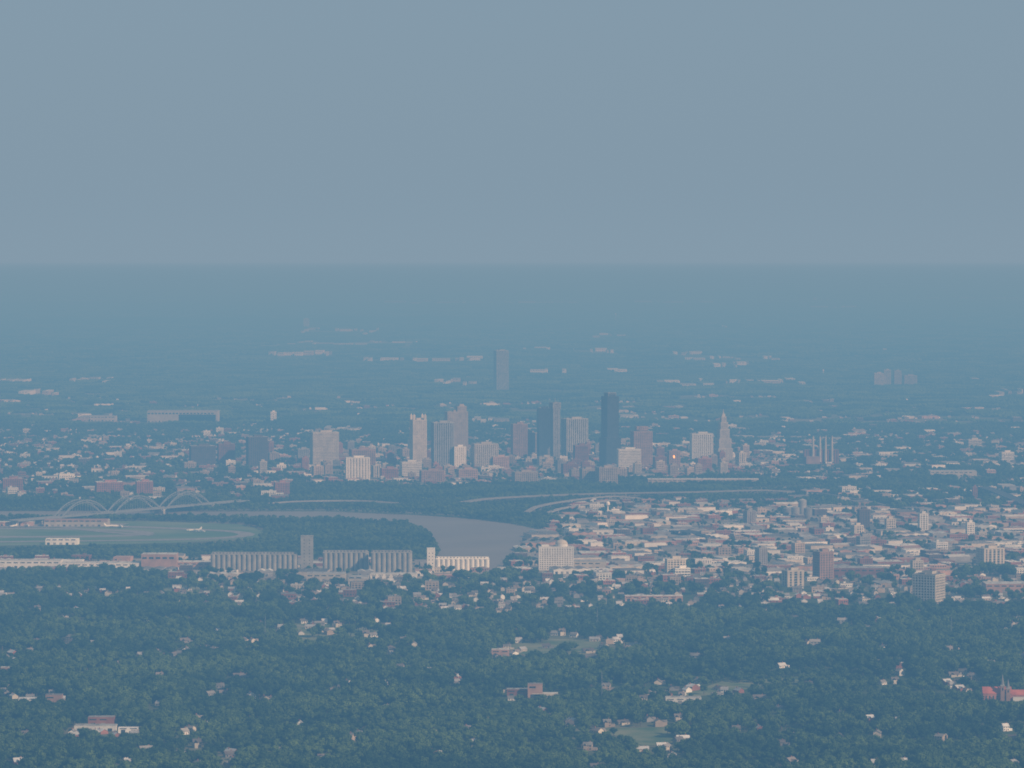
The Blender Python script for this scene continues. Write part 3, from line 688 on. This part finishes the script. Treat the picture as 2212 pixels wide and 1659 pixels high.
def vnoise(x,y,s,seed):
    r=np.random.default_rng(seed); T=r.random((256,256)); X=x/s;Y=y/s; i=np.floor(X).astype(int);j=np.floor(Y).astype(int); fx=X-i;fy=Y-j; fx=fx*fx*(3-2*fx);fy=fy*fy*(3-2*fy)
    g=lambda a,b:T[a%256,b%256]
    return (g(i,j)*(1-fx)+g(i+1,j)*fx)*(1-fy)+(g(i,j+1)*(1-fx)+g(i+1,j+1)*fx)*fy
def uvs(p,z=0):
    dz=z-CAM_H; f=p[:,1]*math.cos(PITCH)-dz*math.sin(PITCH); up=p[:,1]*math.sin(PITCH)+dz*math.cos(PITCH)
    return 1106+F*p[:,0]/f, 829.5-F*up/f
p=grid(3750,12400,9.0)
u,v=uvs(p)
n1=vnoise(p[:,0],p[:,1],160,1)*.6+vnoise(p[:,0],p[:,1],60,2)*.4
n3=vnoise(p[:,0],p[:,1],38,8)
dens=np.full(len(p),.97)
dens=np.where(v>1300,np.where(n1>.70,.3,.97),dens)
dens=np.where((v<=1300)&(v>1235),.64,dens)
dens=np.where((v<=1235)&(v>1060),.75,dens)
dens=np.where(v<=1060,.5+.35*(n1>.5),dens)
def zset(poly,d):
    global dens; dens=np.where(inpoly(u,v,poly),d,dens)
zset(LOT1,np.where(n1>.54,.7,.11)); zset(LOT2,.2); zset(LOT3,np.where(n1>.57,.6,.12))
zset([(-150,930),(640,930),(620,1080),(-150,1085)],.5)
zset([(560,1120),(870,1127),(935,1165),(940,1190),(900,1195),(560,1182),(-200,1198),(-200,1182),(560,1165)],.98)
zset([(1000,1048),(1300,1040),(1590,1028),(1600,1062),(1000,1072)],.95)
zset([(1590,1080),(1250,1082),(1250,1095),(1590,1095)],.6)
zset(AIR,0); zset(RIVER,0)
keep=rng.random(len(p))<dens
for z in (0,9):
    uu,vv=uvs(p,z)
    for f in FIELDS: keep&=~(inpoly(uu,vv,f)&(n3<.72))
    keep&=~inpoly(uu,vv,AIR)
uu,vv=uvs(p,4); keep&=~inpoly(uu,vv,RIVER)
ix=((p[:,0]-CX0)/CS).astype(int).clip(0,OW-1); iy=((p[:,1]-CY0)/CS).astype(int).clip(0,OH-1)
keep&=~occ[iy,ix]
p=p[keep]; v=v[keep]; hn_=vnoise(p[:,0],p[:,1],120,5)
s=rng.uniform(.55,1.3,len(p))*(.65+.65*hn_); s=np.where(v<1235,s*.72,s)
sc=np.stack([s*rng.uniform(.9,1.15,len(p)),s*rng.uniform(.9,1.15,len(p)),s*rng.uniform(.85,1.25,len(p))],1)
scatter_gn('woodland',np.column_stack([p,np.zeros(len(p))]),sc,CT,8)
print('TREES',len(p),'SMALL',cnt)
occf=[]
for o in scene.objects:
    if o.location.y>12300 and o.data and o.name.split('.')[0] in('warehouse','apartment_tower','hospital_building','house','brick_building','exhibition_hall','office_building','control_tower_building'): occf.append((o.location.x,o.location.y,o.dimensions.x/2))
def far_patches(name,y0,y1,sp,sxy,sz,d0,clr):
    q=grid(y0,y1,sp); n=vnoise(q[:,0],q[:,1],sp*9,3)*.5+vnoise(q[:,0],q[:,1],sp*3,4)*.5
    k=rng.random(len(q))<np.where(n>.57,d0*.45,d0)
    for X,Y,r in occf: 
        if y0-1000<Y<y1+1000: k&=~((abs(q[:,0]-X)<r+sp*.5)&(q[:,1]<Y+60)&(q[:,1]>Y-clr*(Y/16000)))
    q=q[k]; s=np.stack([rng.uniform(.8,1.2,len(q))*sxy,rng.uniform(.8,1.2,len(q))*sxy,rng.uniform(.8,1.3,len(q))*sz],1)
    scatter_gn(name,np.column_stack([q,np.zeros(len(q))]),s,CP,5); print(name,len(q))
far_patches('distant_woodland',12400,20000,72,.95,.85,.9,260)
far_patches('distant_woodland',20000,48000,145,1.9,1.2,.9,600)
# ------------------------------------------------------------ haze: absorbing and glowing air, dense below the inversion, thin above
def haze(name,z0,z1,SIG,ASY):
    hb=MB(); hb.box(0,798000,z0,z1,3100000,1610000,'conc')
    hm=bpy.data.materials.new(name); t=nt(hm); t.nodes.clear()
    o=t.nodes.new('ShaderNodeOutputMaterial'); ab=t.nodes.new('ShaderNodeVolumeAbsorption'); em=t.nodes.new('ShaderNodeEmission'); ad=t.nodes.new('ShaderNodeAddShader')
    mxs=max(SIG); ab.inputs['Density'].default_value=mxs; ab.inputs['Color'].default_value=(*[1-s/mxs for s in SIG],1)
    e=[ASY[i]*SIG[i] for i in range(3)]; me_=max(e); em.inputs['Color'].default_value=(*[x/me_ for x in e],1); em.inputs['Strength'].default_value=me_
    t.links.new(ab.outputs[0],ad.inputs[0]); t.links.new(em.outputs[0],ad.inputs[1]); t.links.new(ad.outputs[0],o.inputs['Volume'])
    me=hb.mesh(name); me.materials.clear(); me.materials.append(hm); put('haze',me)
haze('low_haze',-40,500,(.073e-3,.120e-3,.167e-3),(.176,.290,.372))
haze('upper_haze',500.5,1500,(.024e-3,.026e-3,.028e-3),(.232,.325,.405))
# ------------------------------------------------------------ light
w=bpy.data.worlds.new('World'); scene.world=w; w.use_nodes=True; t=w.node_tree
bg=t.nodes['Background']; sk=t.nodes.new('ShaderNodeTexSky'); sk.sky_type='NISHITA'; sk.sun_disc=False
el=math.asin(SUN.z); sk.sun_elevation=el; sk.sun_rotation=math.atan2(SUN.x,SUN.y); sk.air_density=1.0; sk.dust_density=2.0; sk.ozone_density=2.0; sk.altitude=0
mx=t.nodes.new('ShaderNodeMix'); mx.data_type='RGBA'; mx.inputs['Factor'].default_value=.9
mx.inputs['B'].default_value=(2.2,3.15,4.05,1)
t.links.new(sk.outputs[0],mx.inputs['A']); t.links.new(mx.outputs['Result'],bg.inputs['Color']); bg.inputs['Strength'].default_value=.1
ld=bpy.data.lights.new('sun','SUN'); ld.energy=4.3; ld.angle=math.radians(.5); ld.color=(1,.89,.74)
lo=bpy.data.objects.new('sun',ld); scene.collection.objects.link(lo); lo.rotation_euler=SUN.to_track_quat('Z','Y').to_euler()
# ------------------------------------------------------------ camera
cd=bpy.data.cameras.new('camera'); co=bpy.data.objects.new('camera',cd); scene.collection.objects.link(co); scene.camera=co
co.location=(0,0,CAM_H); co.rotation_euler=(math.pi/2-PITCH,0,0); cd.sensor_width=36; cd.lens=36*F/2212; cd.clip_start=1; cd.clip_end=3e6
cd.dof.use_dof=True; cd.dof.focus_distance=110; cd.dof.aperture_fstop=3.8
scene.view_settings.view_transform='Standard'; scene.view_settings.look='None'; scene.view_settings.exposure=0
